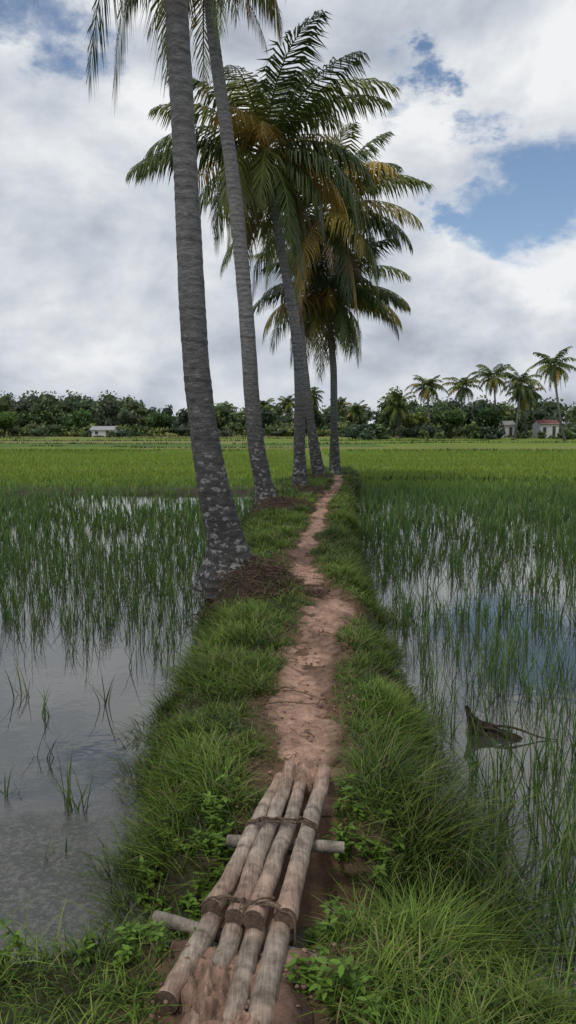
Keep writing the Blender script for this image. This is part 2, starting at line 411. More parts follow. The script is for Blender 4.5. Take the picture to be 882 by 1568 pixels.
# ------------------------------------------------------------------ rice
mb = MB()
def rice(y0, y1, sp, nb, w, segs):
    gy = np.arange(y0, y1, sp); pts = []
    for yy in gy:
        hw = .5 * yy + 2.5
        gx = np.arange(-hw, hw, sp)
        pts.append(np.stack([gx, np.full(len(gx), yy)], -1))
    P = np.concatenate(pts); P = P + rng.normal(0, sp * .25, P.shape)
    x, y = P[:, 0], P[:, 1]
    e = edge(x, y)
    gap = fbm(x * .35 + 3, y * .22, 101, 4)
    lft = np.interp(y, [0, 4, 5, 6.2, 7.5, 9, 12, 19, 22, 30], [.012, .02, .06, .2, .6, .85, .9, .9, .7, .95])
    rgt = np.interp(y, [0, 2.5, 3.5, 5, 7, 9, 11, 14, 30], [.6, .85, .9, .85, .75, .85, .98, 1, 1])
    p = np.where(x < 0, lft, rgt)
    g = np.where(x < 0, ss(.36, .46, gap), np.maximum(ss(.3, .48, gap), .5))
    g = np.maximum(g, ss(11, 15, y) * (x > 0))
    p = p * (g * .8 + .2) * np.where(x > 0, .6 + .6 * ss(.35, .55, fbm(x * 1.2, y * .9, 111)), 1)
    for (px_, py_, rx, ry) in [(-4.2, 19.5, 1.5, 2.2), (-1.4, 21.5, 1.9, 2.2), (-8.0, 15.5, 1.0, 1.6), (-6.4, 11.0, 1.2, .8), (-3.0, 13.0, 1.0, .7), (1.6, 9.2, .4, 1.4), (2.6, 6.4, .45, .7)]:
        p = p * (1 - .8 * np.exp(-(((x - px_) / rx) ** 2 + ((y - py_) / ry) ** 2) ** 2))
    keep = (e < -.12) & (rng.random(len(x)) < p)
    x, y = x[keep], y[keep]
    n = len(x)
    vig = rng.uniform(.6, 1.2, n)
    hb = np.repeat(np.arange(n), nb)
    drop = rng.random(len(hb)) < .8
    hb = hb[drop]; m = len(hb)
    px = x[hb] + rng.normal(0, .018, m); py = y[hb] + rng.normal(0, .018, m)
    Lh = (rng.uniform(.26, .52, m)) * vig[hb] * np.interp(py, [2, 3, 8, 14], [1.15, 1.05, .95, .9])
    az = rng.uniform(0, 2 * np.pi, m)
    lean = np.clip(np.abs(rng.normal(0, .15, m)), 0, .6); bend = np.abs(rng.normal(0, .22, m))
    col = mixc(m, [(.075, .155, .028), (.105, .19, .03), (.045, .10, .022), (.16, .195, .055)], [.4, .3, .2, .1])
    col = col * (.7 + .6 * fbm(px * .5, py * .3, 120))[:, None]
    col *= np.interp(py, [0, 8, 12, 18, 26], [1, .95, 1.0, 1.2, 1.5])[:, None]
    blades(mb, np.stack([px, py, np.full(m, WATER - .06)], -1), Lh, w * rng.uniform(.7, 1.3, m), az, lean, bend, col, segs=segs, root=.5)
rice(1.6, 7.5, .155, 9, .0075, 3)
rice(7.5, 13, .16, 9, .011, 3)
rice(13, 27, .21, 9, .020, 2)
for (cx, cy, k, hh) in [(-1.06, 3.72, 13, .42), (-1.28, 5.25, 6, .38), (-1.42, 4.35, 7, .35), (-1.07, 3.3, 6, .2), (-1.62, 5.0, 7, .32), (-1.45, 3.9, 5, .22), (-1.9, 5.4, 9, .42),
                        (1.28, 3.35, 16, .5), (1.1, 3.0, 16, .5), (1.32, 2.85, 14, .55), (1.55, 3.6, 18, .55), (1.0, 2.6, 12, .5), (1.35, 4.2, 14, .45), (1.7, 4.4, 14, .5), (1.15, 3.8, 12, .45), (.98, 3.45, 12, .45), (.95, 2.3, 12, .5), (.9, 2.8, 12, .45), (1.1, 2.35, 12, .5)]:
    P = np.stack([cx + rng.normal(0, .03, k), cy + rng.normal(0, .03, k), np.full(k, WATER - .05)], -1)
    blades(mb, P, rng.uniform(.6, 1.1, k) * hh, np.full(k, .009), rng.uniform(0, 6.28, k), rng.uniform(.05, .4, k), rng.uniform(.05, .5, k),
           mixc(k, [(.09, .17, .026), (.06, .13, .022), (.16, .17, .06)], [.5, .3, .2]), segs=3)
mb.build('rice_plants', M_rice)

mb = MB()
n = 130000
y = 24 + 37 * rng.random(n) ** .85; x = rng.uniform(-1, 1, n) * (.48 * y + 4)
keep = edge(x, y) < -.05
x, y = x[keep], y[keep]; n = len(x)
col = mixc(n, [(.19, .28, .026), (.235, .31, .03), (.145, .235, .024)], [.45, .3, .25], .12)
col = col * (.75 + .5 * fbm(x * .12, y * .5, 130))[:, None]
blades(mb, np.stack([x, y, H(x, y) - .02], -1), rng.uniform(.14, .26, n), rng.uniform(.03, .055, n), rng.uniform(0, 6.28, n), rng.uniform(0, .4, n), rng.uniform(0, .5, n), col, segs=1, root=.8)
mb.build('rice_field', M_rice)

mb = MB()
for (yt, dens, hh, x0, x1, c) in [(26.5, 60, .34, 2.6, 22, (.045, .09, .02)), (32, 30, .22, -22, -4, (.24, .19, .07)), (44, 14, .18, -34, -2, (.08, .12, .025)), (60, 24, .3, -50, 45, (.05, .085, .02)), (68, 30, .34, -55, 2, (.04, .075, .02)),
                                  (77, 26, .38, -60, 60, (.05, .085, .025)), (88, 28, .42, -65, 65, (.05, .08, .03)), (100, 28, .5, -70, 70, (.045, .075, .02)), (112, 34, .6, -80, 80, (.05, .08, .02))]:
    n = int((x1 - x0) * dens)
    x = rng.uniform(x0, x1, n)
    gp = fbm(x * .12, x * 0 + yt, 140)
    x = x[gp > .36]; n = len(x)
    y = yt + rng.normal(0, .25, n) - (fbm(x * .03, x * 0 + yt * .03, 40) - .5) * 8 * (yt > 55)
    col = np.array(c) * rng.uniform(.6, 1.35, n)[:, None]
    blades(mb, np.stack([x, y, H(x, y) - .03], -1), hh * rng.uniform(.4, 1.1, n) * (.5 + fbm(x * .4, x * 0, 150)), rng.uniform(.04, .1, n), rng.uniform(0, 6.28, n), rng.uniform(0, .4, n), rng.uniform(0, .5, n), col, segs=1)
mb.build('terrace_weeds', M_grass)

# ------------------------------------------------------------------ palms
def frond(mb, o, az, e0, droop, L, nl, w, lw, col, hang, twist=0.0):
    n = 16; s = np.linspace(0, 1, n)
    el = np.maximum(e0 - droop * s ** 1.25, -1.45)
    azs = az + twist * s
    seg = L / (n - 1)
    d = np.stack([np.cos(azs) * np.cos(el), np.sin(azs) * np.cos(el), np.sin(el)], -1)
    P = np.concatenate([[o], o + np.cumsum(d[:-1] * seg, 0)])
    side = np.stack([-np.sin(azs), np.cos(azs), np.zeros(n)], -1)
    r = (np.interp(s, [0, .15, 1], [.045, .022, .005]) * (w / .035) ** .3)[:, None]
    V = np.stack([P - side * r, P + side * r, P + np.array([0, 0, -1]) * r], 1).reshape(-1, 3)
    q = []
    for i in range(n - 1):
        for a, b_ in ((0, 1), (1, 2), (2, 0)):
            q.append((i * 3 + a, i * 3 + b_, i * 3 + 3 + b_, i * 3 + 3 + a))
    mb.add(V, np.array(col) * 1.1 + np.array([.05, .035, 0]), q=q)
    for sg in (-1, 1):
        t = np.linspace(.12, 1, nl) + rng.normal(0, .005, nl); t = np.clip(t, .1, 1)
        B = np.stack([np.interp(t, s, P[:, k]) for k in range(3)], -1)
        T = np.stack([np.interp(t, s, d[:, k]) for k in range(3)], -1)
        S = np.stack([np.interp(t, s, side[:, k]) for k in range(3)], -1) * sg
        a = np.interp(t, [.14, .6, 1], [.35, .7, 1.25]) + rng.normal(0, .12, nl)
        l = lw * np.interp(t, [.12, .3, .6, .85, 1], [.6, 1, 1, .75, .45]) * rng.uniform(.8, 1.15, nl)
        D = S * np.cos(a)[:, None] + T * np.sin(a)[:, None]
        g = hang * rng.uniform(.6, 1.4, nl)
        down = np.array([0, 0, -1.0])
        D1 = D + down * (g * .45)[:, None] + np.array([0, 0, .12]); D1 /= np.linalg.norm(D1, axis=1)[:, None]
        D2 = D + down * (g * 1.6)[:, None]; D2 /= np.linalg.norm(D2, axis=1)[:, None]
        p1 = B + D1 * (l * .45)[:, None]; p2 = p1 + D2 * (l * .55)[:, None]
        ww = T * (w * .5)
        V = np.stack([B - ww * .6, B + ww * .6, p1 - ww, p1 + ww, p2], 1).reshape(-1, 3)
        cc = np.array(col)[None] * rng.uniform(.7, 1.35, nl)[:, None]
        yb = rng.random(nl)[:, None] ** 3
        mid = cc + np.array([.04, .022, 0]) * yb
        tip = cc + np.array([.09, .05, .0]) * yb
        Cc = np.stack([cc, cc, mid, mid, tip], 1).reshape(-1, 3)
        bb = (np.arange(nl) * 5)[:, None]
        mb.add(V, Cc, q=bb + np.array([0, 1, 3, 2]), t=bb + np.array([2, 3, 4]))

GREEN = [(.048, .082, .018), (.075, .115, .02), (.035, .062, .016), (.13, .155, .028)]
YEL = [(.36, .25, .045), (.22, .19, .04), (.20, .12, .035)]
def palm(pts, nf, L, nl, w, lw, seed, nuts=6, old=.2, extra=(), lo=95):
    global rng
    keepr = rng; rng = np.random.default_rng(seed)
    par = empty('coconut_palm', pts[0][:3])
    pts = np.array(pts, float)
    zc = pts[:, 2]; nrow = int((zc[-1] - zc[0]) / .035) if L > 2.4 and nl > 30 else 30
    zz = np.linspace(zc[0], zc[-1], nrow)
    def sm(k):
        v = np.interp(zz, zc, pts[:, k]); ker = max(3, nrow // 14)
        vp = np.concatenate([np.full(ker, v[0]) + (np.arange(-ker, 0) * (v[1] - v[0])), v, v[-1] + (np.arange(1, ker + 1)) * (v[-1] - v[-2])])
        return np.convolve(vp, np.ones(2 * ker + 1) / (2 * ker + 1), 'valid')
    cx, cy, r = sm(0), sm(1), np.interp(zz, zc, pts[:, 3])
    ph = zz / .10 + 1.6 * fbm(zz * 1.3, zz * 0, seed); fr = ph - np.floor(ph)
    ring = np.exp(-((fr - .5) / .14) ** 2) * (.4 + .8 * vnoise(np.floor(ph), zz * 0, seed + 2))
    r = r * (1 + .035 * ring) * (1 + .05 * (fbm(zz * 3, zz * 0, seed + 5) - .5))
    ns = 28; th = np.linspace(0, 2 * np.pi, ns, endpoint=False)
    TH, ZZ = np.meshgrid(th, zz)
    base = np.exp(-(zz - zz[0]) / .28)[:, None]
    R = r[:, None] * (1 + .14 * base * np.sin(TH * 7 + seed) + .07 * (fbm(TH * 2 + 7, ZZ * 5, seed) - .5))
    ZT = ZZ + .012 * np.sin(TH + seed)
    V = np.stack([cx[:, None] + R * np.cos(TH), cy[:, None] + R * np.sin(TH), ZT], -1).reshape(-1, 3)
    hfac = ss(0.2, 4.5, ZZ - zz[0])[..., None]
    col = np.array([.06, .056, .055]) * (1 - hfac) + np.array([.215, .207, .2]) * hfac
    col = col * (1.08 - .5 * np.clip(ring, 0, 1))[:, None, None]
    idx = np.arange(nrow * ns).reshape(nrow, ns); nxt = np.roll(idx, -1, 1)
    q = np.stack([idx[:-1], nxt[:-1], nxt[1:], idx[1:]], -1).reshape(-1, 4)
    m1 = MB(); m1.add(V, col.reshape(-1, 3), q=q); m1.build('trunk', M_trunk, True, par)
    o = np.array([cx[-1], cy[-1], zz[-1]])
    m2 = MB()
    for i in range(nf):
        f = (i + .5) / nf
        az = i * 2.39996 + rng.normal(0, .18)
        e0 = math.radians(80 - lo * f ** .85) + rng.normal(0, .12)
        droop = math.radians(62 + 50 * f) + rng.normal(0, .2)
        LL = L * rng.uniform(.8, 1.15) * (.8 + .2 * math.sin(math.pi * min(1, f * 1.3)))
        if rng.random() < old * (2.0 * f): col = YEL[rng.integers(3)]
        else: col = GREEN[rng.integers(4)]
        hang = .55 + 1.5 * f
        frond(m2, o + np.array([math.cos(az), math.sin(az), 0]) * .06 - np.array([0, 0, .25 * f]), az, e0, droop, LL, nl, w, lw, col, hang, rng.normal(0, .25))
    for (az, e0, droop, LL, hang, c) in extra:
        frond(m2, o, math.radians(az), math.radians(e0), math.radians(droop), LL, nl, w, lw, c, hang)
    if nl > 30:
        for i in range(5):
            az = rng.uniform(0, 6.28)
            frond(m2, o - np.array([0, 0, .3]), az, math.radians(-35), .7, L * .6, nl // 2, w * .8, lw * .7, (.16, .105, .06), 1.8)
    m2.build('fronds', M_palm, False, par)
    if nuts:
        m3 = MB()
        u = np.linspace(0, np.pi, 8); v = np.linspace(0, 2 * np.pi, 10, endpoint=False)
        U, Vv = np.meshgrid(u, v, indexing='ij')
        sph = np.stack([np.sin(U) * np.cos(Vv), np.sin(U) * np.sin(Vv), np.cos(U) * 1.25], -1).reshape(-1, 3)
        id2 = np.arange(80).reshape(8, 10); n2_ = np.roll(id2, -1, 1)
        q2 = np.stack([id2[:-1], n2_[:-1], n2_[1:], id2[1:]], -1).reshape(-1, 4)
        for i in range(nuts):
            a = rng.uniform(0, 6.28)
            c0 = o + np.array([math.cos(a) * rng.uniform(.15, .3), math.sin(a) * rng.uniform(.15, .3), -rng.uniform(.25, .6)])
            m3.add(sph * .095 + c0, (.10, .10, .03) if rng.random() < .6 else (.2, .1, .03), q=q2)
        m3.build('coconuts', M_debris, True, par)
    rng = keepr
    return par

palm([(-.50, 8, -.1, .46), (-.54, 8, .08, .37), (-.60, 8, .25, .26), (-.655, 8, .42, .205), (-.785, 8, 1.03, .17), (-.892, 8, 1.7, .145), (-.95, 8, 2.36, .134), (-.984, 8, 3.27, .13), (-1.017, 8, 4.2, .12), (-1.056, 8, 5.0, .115), (-1.083, 8, 5.73, .11), (-1.15, 8, 7.9, .10)],
     20, 3.0, 60, .04, .7, 11, extra=[(180, -76, 8, 3.0, 1.2, (.045, .07, .012)), (168, -66, 16, 2.9, 1.2, (.05, .08, .012)), (20, -70, 12, 2.0, 1.3, (.05, .07, .012))])
palm([(-.33, 15.5, -.1, .36), (-.38, 15.5, .1, .28), (-.47, 15.5, .35, .21), (-.56, 15.5, .63, .185), (-.70, 15.5, 1.8, .155), (-.78, 15.5, 3.33, .15), (-.88, 15.5, 4.58, .142), (-1.02, 15.5, 6.06, .138), (-1.175, 15.5, 7.26, .128), (-1.37, 15.5, 8.56, .118), (-1.49, 15.5, 9.6, .11), (-1.5, 15.5, 10.7, .10)],
     24, 3.1, 60, .042, .75, 12)
palm([(.34, 19.7, -.1, .28), (.32, 19.7, .15, .21), (.28, 19.7, .86, .15), (.31, 19.7, 2.5, .135), (.23, 19.7, 3.8, .128), (-.016, 19.7, 5.23, .12), (-.26, 19.7, 6.49, .108), (-.46, 19.7, 7.72, .10), (-.57, 19.7, 8.4, .10)],
     36, 3.4, 66, .052, .95, 13, old=.2, lo=120, extra=[(75, 80, 60, 3.3, .8, (.06, .09, .02)), (0, 50, 70, 3.3, 1.0, (.08, .12, .02)), (180, 15, 60, 3.2, 1.3, (.07, .10, .03)), (20, -5, 60, 2.6, 1.3, (.38, .24, .04)), (270, 20, 80, 2.4, 1.3, (.34, .22, .04))])
palm([(1.05, 25, -.1, .30), (.98, 25, .1, .23), (.74, 24.9, 1.71, .13), (.50, 24.8, 3.58, .12), (.30, 24.8, 5.8, .11), (.50, 24.8, 7.2, .105), (.98, 24.8, 8.2, .10)],
     36, 3.6, 62, .056, 1.0, 14, old=.2, lo=120, extra=[(5, 40, 55, 3.6, .9, (.09, .13, .02)), (330, 15, 60, 3.4, 1.2, (.2, .17, .03))])
palm([(1.66, 27, -.1, .3), (1.63, 27, .15, .2), (1.6, 27, 1.72, .125), (1.57, 27, 3.7, .115), (1.43, 27, 5.05, .1), (1.32, 27, 6.1, .09)],
     36, 3.1, 60, .056, .95, 15, old=.25, lo=114, extra=[(0, 25, 75, 3.0, 1.5, (.14, .16, .02)), (-15, 10, 75, 2.9, 1.6, (.25, .2, .03)), (-90, 20, 90, 2.3, 1.4, (.28, .22, .03))])
for i, (px, d, top, base) in enumerate([(652, 108, 592, 664), (705, 112, 592, 664), (752, 104, 577, 664), (793, 98, 588, 664), (843, 88, 560, 672), (606, 100, 622, 672),
                                 (800, 100, 604, 664), (520, 135, 622, 664), (440, 140, 618, 660), (545, 130, 628, 660), (404, 140, 622, 660), (345, 138, 628, 660), (475, 120, 606, 660)]):
    x = (px - 441) / 1184 * d; z = 1.6 + (655 - top) / 1184 * d
    ln = [.6, -.4, 1.0, -.6, 1.6, .6, .3, .2, .1, -.4, .2, .3, .1][i]
    zb = float(H(np.array(x + ln), np.array(d)))
    palm([(x + ln, d, zb - .2, .20), (x + ln * .7, d, zb + 1.2, .15), (x + ln * .2, d, (z + zb) * .55 + .8, .12), (x, d, z, .10)], 28, 3.1 if i < 6 else 2.4, 24, .13, .9, 40 + i, nuts=0, old=.08, lo=118)

# ------------------------------------------------------------------ broadleaf trees
def sphere_pts(n):
    v = rng.normal(0, 1, (n, 3)); return v / np.linalg.norm(v, axis=1)[:, None]
def crown(mb, c, rx, rz, col, leaves, ls, blobs=7):
    for bidx in range(blobs):
        o = sphere_pts(1)[0] * np.array([rx, rx, rz]) * rng.uniform(.35, .65)
        r = rng.uniform(.4, .6) * np.array([rx, rx, rz])
        cb = np.array(c) + o
        shade = rng.uniform(.7, 1.4)
        k = leaves // blobs
        d = sphere_pts(k)
        P = cb + d * r * rng.uniform(.7, 1.08, k)[:, None]
        a = sphere_pts(k); b_ = np.cross(a, sphere_pts(k)); b_ /= np.linalg.norm(b_, axis=1)[:, None] + 1e-6
        s = ls * rng.uniform(.5, 1.2, k)[:, None]
        V = np.stack([P - a * s, P + b_ * s * .6, P + a * s, P - b_ * s * .6], 1).reshape(-1, 3)
        cc = np.array(col) * shade * (rng.uniform(.6, 1.3, k) * (.8 + .45 * d[:, 2]))[:, None]  # random tone, plus painted shading: blob tops lighter, undersides darker
        mb.add(V, np.repeat(cc, 4, 0), q=np.arange(k * 4).reshape(-1, 4))
        u = np.linspace(0, np.pi, 5); v = np.linspace(0, 2 * np.pi, 7, endpoint=False)
        U, Vv = np.meshgrid(u, v, indexing='ij')
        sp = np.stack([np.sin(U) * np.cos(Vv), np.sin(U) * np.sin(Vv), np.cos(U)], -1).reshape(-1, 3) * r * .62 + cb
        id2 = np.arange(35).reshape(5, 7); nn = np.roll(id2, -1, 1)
        mb.add(sp, np.array(col) * .4, q=np.stack([id2[:-1], nn[:-1], nn[1:], id2[1:]], -1).reshape(-1, 4))  # added dark inner core, blocks sky light between the leaves
TC = [(.075, .115, .052), (.09, .135, .052), (.06, .095, .058), (.12, .155, .055), (.09, .115, .068)]  # leaf greens with bluish distance haze mixed into the colour
mb = MB()
for i in range(230):
    y = rng.uniform(124, 175); x = rng.uniform(-.6, .6) * y
    u = x / y * 1184 + 441
    topy = np.interp(u, [-300, 0, 40, 110, 205, 215, 280, 400, 560, 640, 700, 882, 1200], [604, 604, 610, 603, 612, 624, 618, 620, 622, 616, 612, 610, 610])
    zt = 1.6 + (655 - topy) / 1184 * y * rng.uniform(.5, 1.15)
    rz = zt * .5; rx = rz * rng.uniform(.7, 1.5)
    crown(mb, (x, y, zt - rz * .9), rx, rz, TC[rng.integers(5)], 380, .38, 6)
HOUSES = [(-25.6, 107, 2.2), (33.6, 100, 1.8), (29.0, 103, 1.6)]
def blocked(x, y, r):
    for (hx, hy, w_) in HOUSES:
        if y < hy + 3 and abs(x - hx * y / hy) < w_ / 2 + r * .5: return True
    return False
for i in range(170):
    y = rng.uniform(108, 124); x = rng.uniform(-.6, .6) * y
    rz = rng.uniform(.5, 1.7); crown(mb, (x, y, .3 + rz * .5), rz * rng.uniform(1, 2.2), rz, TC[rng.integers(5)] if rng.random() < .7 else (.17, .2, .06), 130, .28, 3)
for i in range(40):
    y = rng.uniform(90, 110); x = rng.uniform(.08, .5) * y
    rz = rng.uniform(.5, 1.8)
    if blocked(x, y, rz): continue
    crown(mb, (x, y, .3 + rz * .5), rz * rng.uniform(.9, 1.6), rz, TC[rng.integers(4)], 200, .24, 4)
for (hx, hy, w_) in HOUSES:
    for sgn in (-1, 1):
        crown(mb, (hx + sgn * w_ * .75, hy - 1.5, .7), .7, .6, TC[rng.integers(4)], 160, .2, 4)
    crown(mb, (hx, hy - 2, .35), .9, .3, TC[1], 120, .18, 4)
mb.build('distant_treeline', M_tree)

def btree(x, y, top, rx, col, lv=1500):
    par = empty('broadleaf_tree', (x, y, 0)); zb = float(H(np.array(x), np.array(y)))
    m = MB(); rz = (top - zb) * .42
    crown(m, (x, y, top - rz), rx, rz, np.array(col) * 1.7, lv, .22, 11)
    m.build('crown', M_tree, False, par)
    m = MB(); th = np.linspace(0, 6.283, 9)[:-1]
    segs = [((x, y, zb - .2), (x + .1, y, top - rz * 1.4), .2, .12), ((x + .1, y, top - rz * 1.5), (x - rx * .5, y, top - rz * .8), .1, .04), ((x + .1, y, top - rz * 1.5), (x + rx * .5, y + .3, top - rz * .7), .1, .04)]
    for (a, b_, ra, rb) in segs:
        a = np.array(a); b_ = np.array(b_)
        ringa = np.stack([np.cos(th), np.sin(th), th * 0], -1)
        V = np.concatenate([a + ringa * ra, b_ + ringa * rb])
        m.add(V, (.08, .06, .045), q=[(i, (i + 1) % 8, 8 + (i + 1) % 8, 8 + i) for i in range(8)])
    m.build('trunk', M_debris, True, par)
btree(13.8, 102, 6.6, 1.9, (.05, .075, .02))
btree(20.5, 98, 4.6, 2.2, (.04, .065, .02))
btree(24.0, 92, 4.2, 1.8, (.03, .055, .02))
btree(17.0, 104, 4.0, 1.8, (.09, .11, .025))
btree(-19.5, 118, 4.3, 2.2, (.045, .08, .025))
btree(-31.0, 116, 4.4, 2.4, (.04, .075, .022))
btree(-41.0, 112, 4.4, 2.5, (.055, .09, .022))
btree(-12.5, 118, 3.2, 1.4, (.05, .08, .02))
btree(3.6, 128, 6.3, 1.6, (.04, .06, .02))

# ------------------------------------------------------------------ houses
def house(x, y, w, d, h, roofh, roofc, wallc):
    par = empty('white_house', (x, y, 0)); z = float(H(np.array(x), np.array(y))) - .1
    def box(m, a, b_, c):
        x0, y0, z0 = a; x1, y1, z1 = b_
        V = [(x0, y0, z0), (x1, y0, z0), (x1, y1, z0), (x0, y1, z0), (x0, y0, z1), (x1, y0, z1), (x1, y1, z1), (x0, y1, z1)]
        m.add(V, c, q=[(0, 1, 5, 4), (1, 2, 6, 5), (2, 3, 7, 6), (3, 0, 4, 7), (4, 5, 6, 7), (0, 3, 2, 1)])
    m = MB(); box(m, (x - w / 2, y, z), (x + w / 2, y + d, z + h), wallc)
    m.add([(x - w / 2, y, z + h), (x - w / 2, y + d, z + h), (x - w / 2, y + d / 2, z + h + roofh), (x + w / 2, y, z + h), (x + w / 2, y + d, z + h), (x + w / 2, y + d / 2, z + h + roofh)], wallc, t=[(0, 1, 2), (3, 4, 5)])
    m.build('walls', M_wall, False, par)
    m = MB(); o = .2
    V = [(x - w / 2 - o, y - o, z + h - .1), (x + w / 2 + o, y - o, z + h - .1), (x + w / 2 + o, y + d / 2, z + h + roofh + .08), (x - w / 2 - o, y + d / 2, z + h + roofh + .08), (x + w / 2 + o, y + d + o, z + h - .1), (x - w / 2 - o, y + d + o, z + h - .1)]
    m.add(V, roofc, q=[(0, 1, 2, 3), (3, 2, 4, 5)]); m.build('roof', M_wall, False, par)
    m = MB(); k = max(2, int(w / 1.1))
    for i in range(k):
        cx = x - w / 2 + (i + .5) * w / k
        if i == k // 2: box(m, (cx - .2, y - .03, z + .1), (cx + .2, y + .05, z + h * .8), (.09, .07, .055))
        else: box(m, (cx - .2, y - .03, z + h * .4), (cx + .2, y + .05, z + h * .75), (.06, .065, .07))
    m.build('door_and_windows', M_wall, False, par)
house(-25.6, 107, 3.0, 3, 1.15, .35, (.33, .33, .33), (.55, .56, .56))
house(33.6, 100, 2.4, 3, 1.9, .4, (.17, .075, .06), (.6, .6, .6))
house(29.0, 103, 2.0, 3, 1.8, .4, (.25, .24, .22), (.55, .55, .55))

# ------------------------------------------------------------------ footbridge
bridge = empty('bamboo_footbridge', (0, 2.6, 0))
def tube(m, pts, rs, col, ns=14, cap=True, shaded_end=False):
    pts = np.array(pts, float); rs = np.array(rs, float); n = len(pts)
    T = np.gradient(pts, axis=0); T /= np.linalg.norm(T, axis=1)[:, None]
    up = np.array([0, 0, 1.0]) if abs(T[0][2]) < .9 else np.array([1.0, 0, 0])
    A = np.cross(T, up); A /= np.linalg.norm(A, axis=1)[:, None] + 1e-9; B = np.cross(A, T)
    th = np.linspace(0, 2 * np.pi, ns, endpoint=False)
    V = pts[:, None] + rs[:, None, None] * (np.cos(th)[None, :, None] * A[:, None] + np.sin(th)[None, :, None] * B[:, None])
    V = V.reshape(-1, 3)
    idx = np.arange(n * ns).reshape(n, ns); nx_ = np.roll(idx, -1, 1)
    q = np.stack([idx[:-1], nx_[:-1], nx_[1:], idx[1:]], -1).reshape(-1, 4)
    C = np.asarray(col, float)
    if C.ndim == 1: C = np.tile(C, (n, 1))
    m.add(V, np.repeat(C, ns, 0), q=q)
    if cap:
        for i, ring_ in ((0, idx[0]), (n - 1, idx[-1])):
            V2 = np.concatenate([V[ring_], [pts[i]]])
            m.add(V2, C[i] * (.35 if shaded_end else .8), t=[(k, (k + 1) % ns, ns) for k in range(ns)])  # flat cap; dark colour paints the shade inside an open cane
def pole(name, a, b_, r0, r1, sag=.02, seed=0, wig=.03):
    n = 90; t = np.linspace(0, 1, n); a = np.array(a); b_ = np.array(b_)
    P = a + (b_ - a) * t[:, None]; P[:, 2] -= sag * np.sin(np.pi * t)
    P[:, 0] += (fbm(t * 3, t * 0, seed) - .5) * wig; P[:, 2] += (fbm(t * 3, t * 0, seed + 30) - .5) * .02
    r = np.interp(t, [0, 1], [r0, r1])
    ph = (t * np.linalg.norm(b_ - a) + .11 * seed) % .33
    r = r * (1 + .06 * np.exp(-((ph - .15) / .008) ** 2)) * (1 + .2 * (fbm(t * 8, t * 0, seed + 4) - .5))
    c = np.array([.40, .325, .26]) * (.6 + .7 * fbm(t * 6, t * 0, seed + 8))[:, None]
    c = c * (1 - .45 * np.exp(-((ph - .15) / .008) ** 2))[:, None]
    mudc = np.array([.40, .27, .20]); k = np.clip(ss(.62, .95, t) + ss(.45, .05, t) * .9, 0, 1)[:, None]
    c = c * (1 - k) + mudc * k
    m = MB(); tube(m, P, r, c, shaded_end=True); m.build(name, M_bamboo, True, bridge)
Zb = .075
pole('pole_1', (-.240, 2.31, Zb + .01), (-.035, 3.28, Zb - .02), .034, .028, .015, 1)
pole('pole_2', (-.170, 2.27, Zb), (.02, 3.36, Zb), .034, .028, .015, 2)
pole('pole_3', (-.098, 2.25, Zb + .005), (.082, 3.34, Zb - .01), .034, .028, .018, 3)
pole('pole_4', (-.016, 2.26, Zb), (.158, 3.32, Zb - .005), .036, .031, .012, 4)
pole('pole_5', (-.335, 1.98, .02), (-.222, 2.38, Zb - .035), .034, .032, 0, 5, .01)
pole('pole_6', (-.255, 1.85, .0), (-.152, 2.38, Zb - .045), .034, .032, 0, 6, .01)
pole('pole_7', (-.180, 1.72, .005), (-.088, 2.38, Zb - .04), .034, .031, 0, 7, .01)
pole('pole_8', (-.100, 1.70, .03), (-.008, 2.40, Zb - .04), .039, .034, 0, 8, .01)
def cross(name, a, b_, r):
    t = np.linspace(0, 1, 20); P = np.array(a) + (np.array(b_) - np.array(a)) * t[:, None]
    m = MB(); tube(m, P, np.full(20, r) * (1 + .06 * np.sin(t * 17)), np.array([.31, .27, .22]) * (.7 + .6 * vnoise(t * 9, t * 0, 3))[:, None], shaded_end=True); m.build(name, M_bamboo, True, bridge)
cross('crossbar_far', (-.235, 2.84, .012), (.215, 2.79, .012), .022)
cross('crossbar_near', (-.44, 2.40, -.01), (.12, 2.17, -.01), .022)
m = MB()
for (cy, tilt, x0, x1, nk, zt0) in [(2.83, -.06, -.125, .075, 4, .068), (2.30, -.25, -.235, -.018, 7, .080)]:
    for k in range(nk):
        off = rng.normal(0, .012)
        t = np.linspace(0, 2 * np.pi, 72)
        xc = (x0 + x1) / 2; hw = (x1 - x0) / 2 + .040
        c_ = np.cos(t); s_ = np.sin(t)
        xx = xc + hw * np.sign(c_) * np.abs(c_) ** .55
        zt = zt0 + .034 - .004 * np.cos((xx - x0) / .072 * 2 * np.pi)
        zz = (.03) + np.where(s_ > 0, (zt - .03), .06) * np.sign(s_) * np.abs(s_) ** .45
        P = np.stack([xx, cy + tilt * (xx - xc) + off + .008 * np.sin(t * 2 + k * 1.3), zz + rng.normal(0, .002)], -1)
        tube(m, P, np.full(72, .004), np.array([.15, .105, .075]) * rng.uniform(.6, 1.5), ns=6, cap=False)
    for k in range(4):
        x = rng.uniform(x0, x1); t = np.linspace(0, 1, 9)
        P = np.stack([x + .05 * t * rng.normal(0, 1), cy - .07 * t * rng.uniform(.3, 1), zt0 + .042 + .01 * np.sin(t * 4)], -1)
        tube(m, P, np.linspace(.004, .002, 9), (.14, .10, .07), ns=5)
m.build('rope_lashing', M_rope, True, bridge)

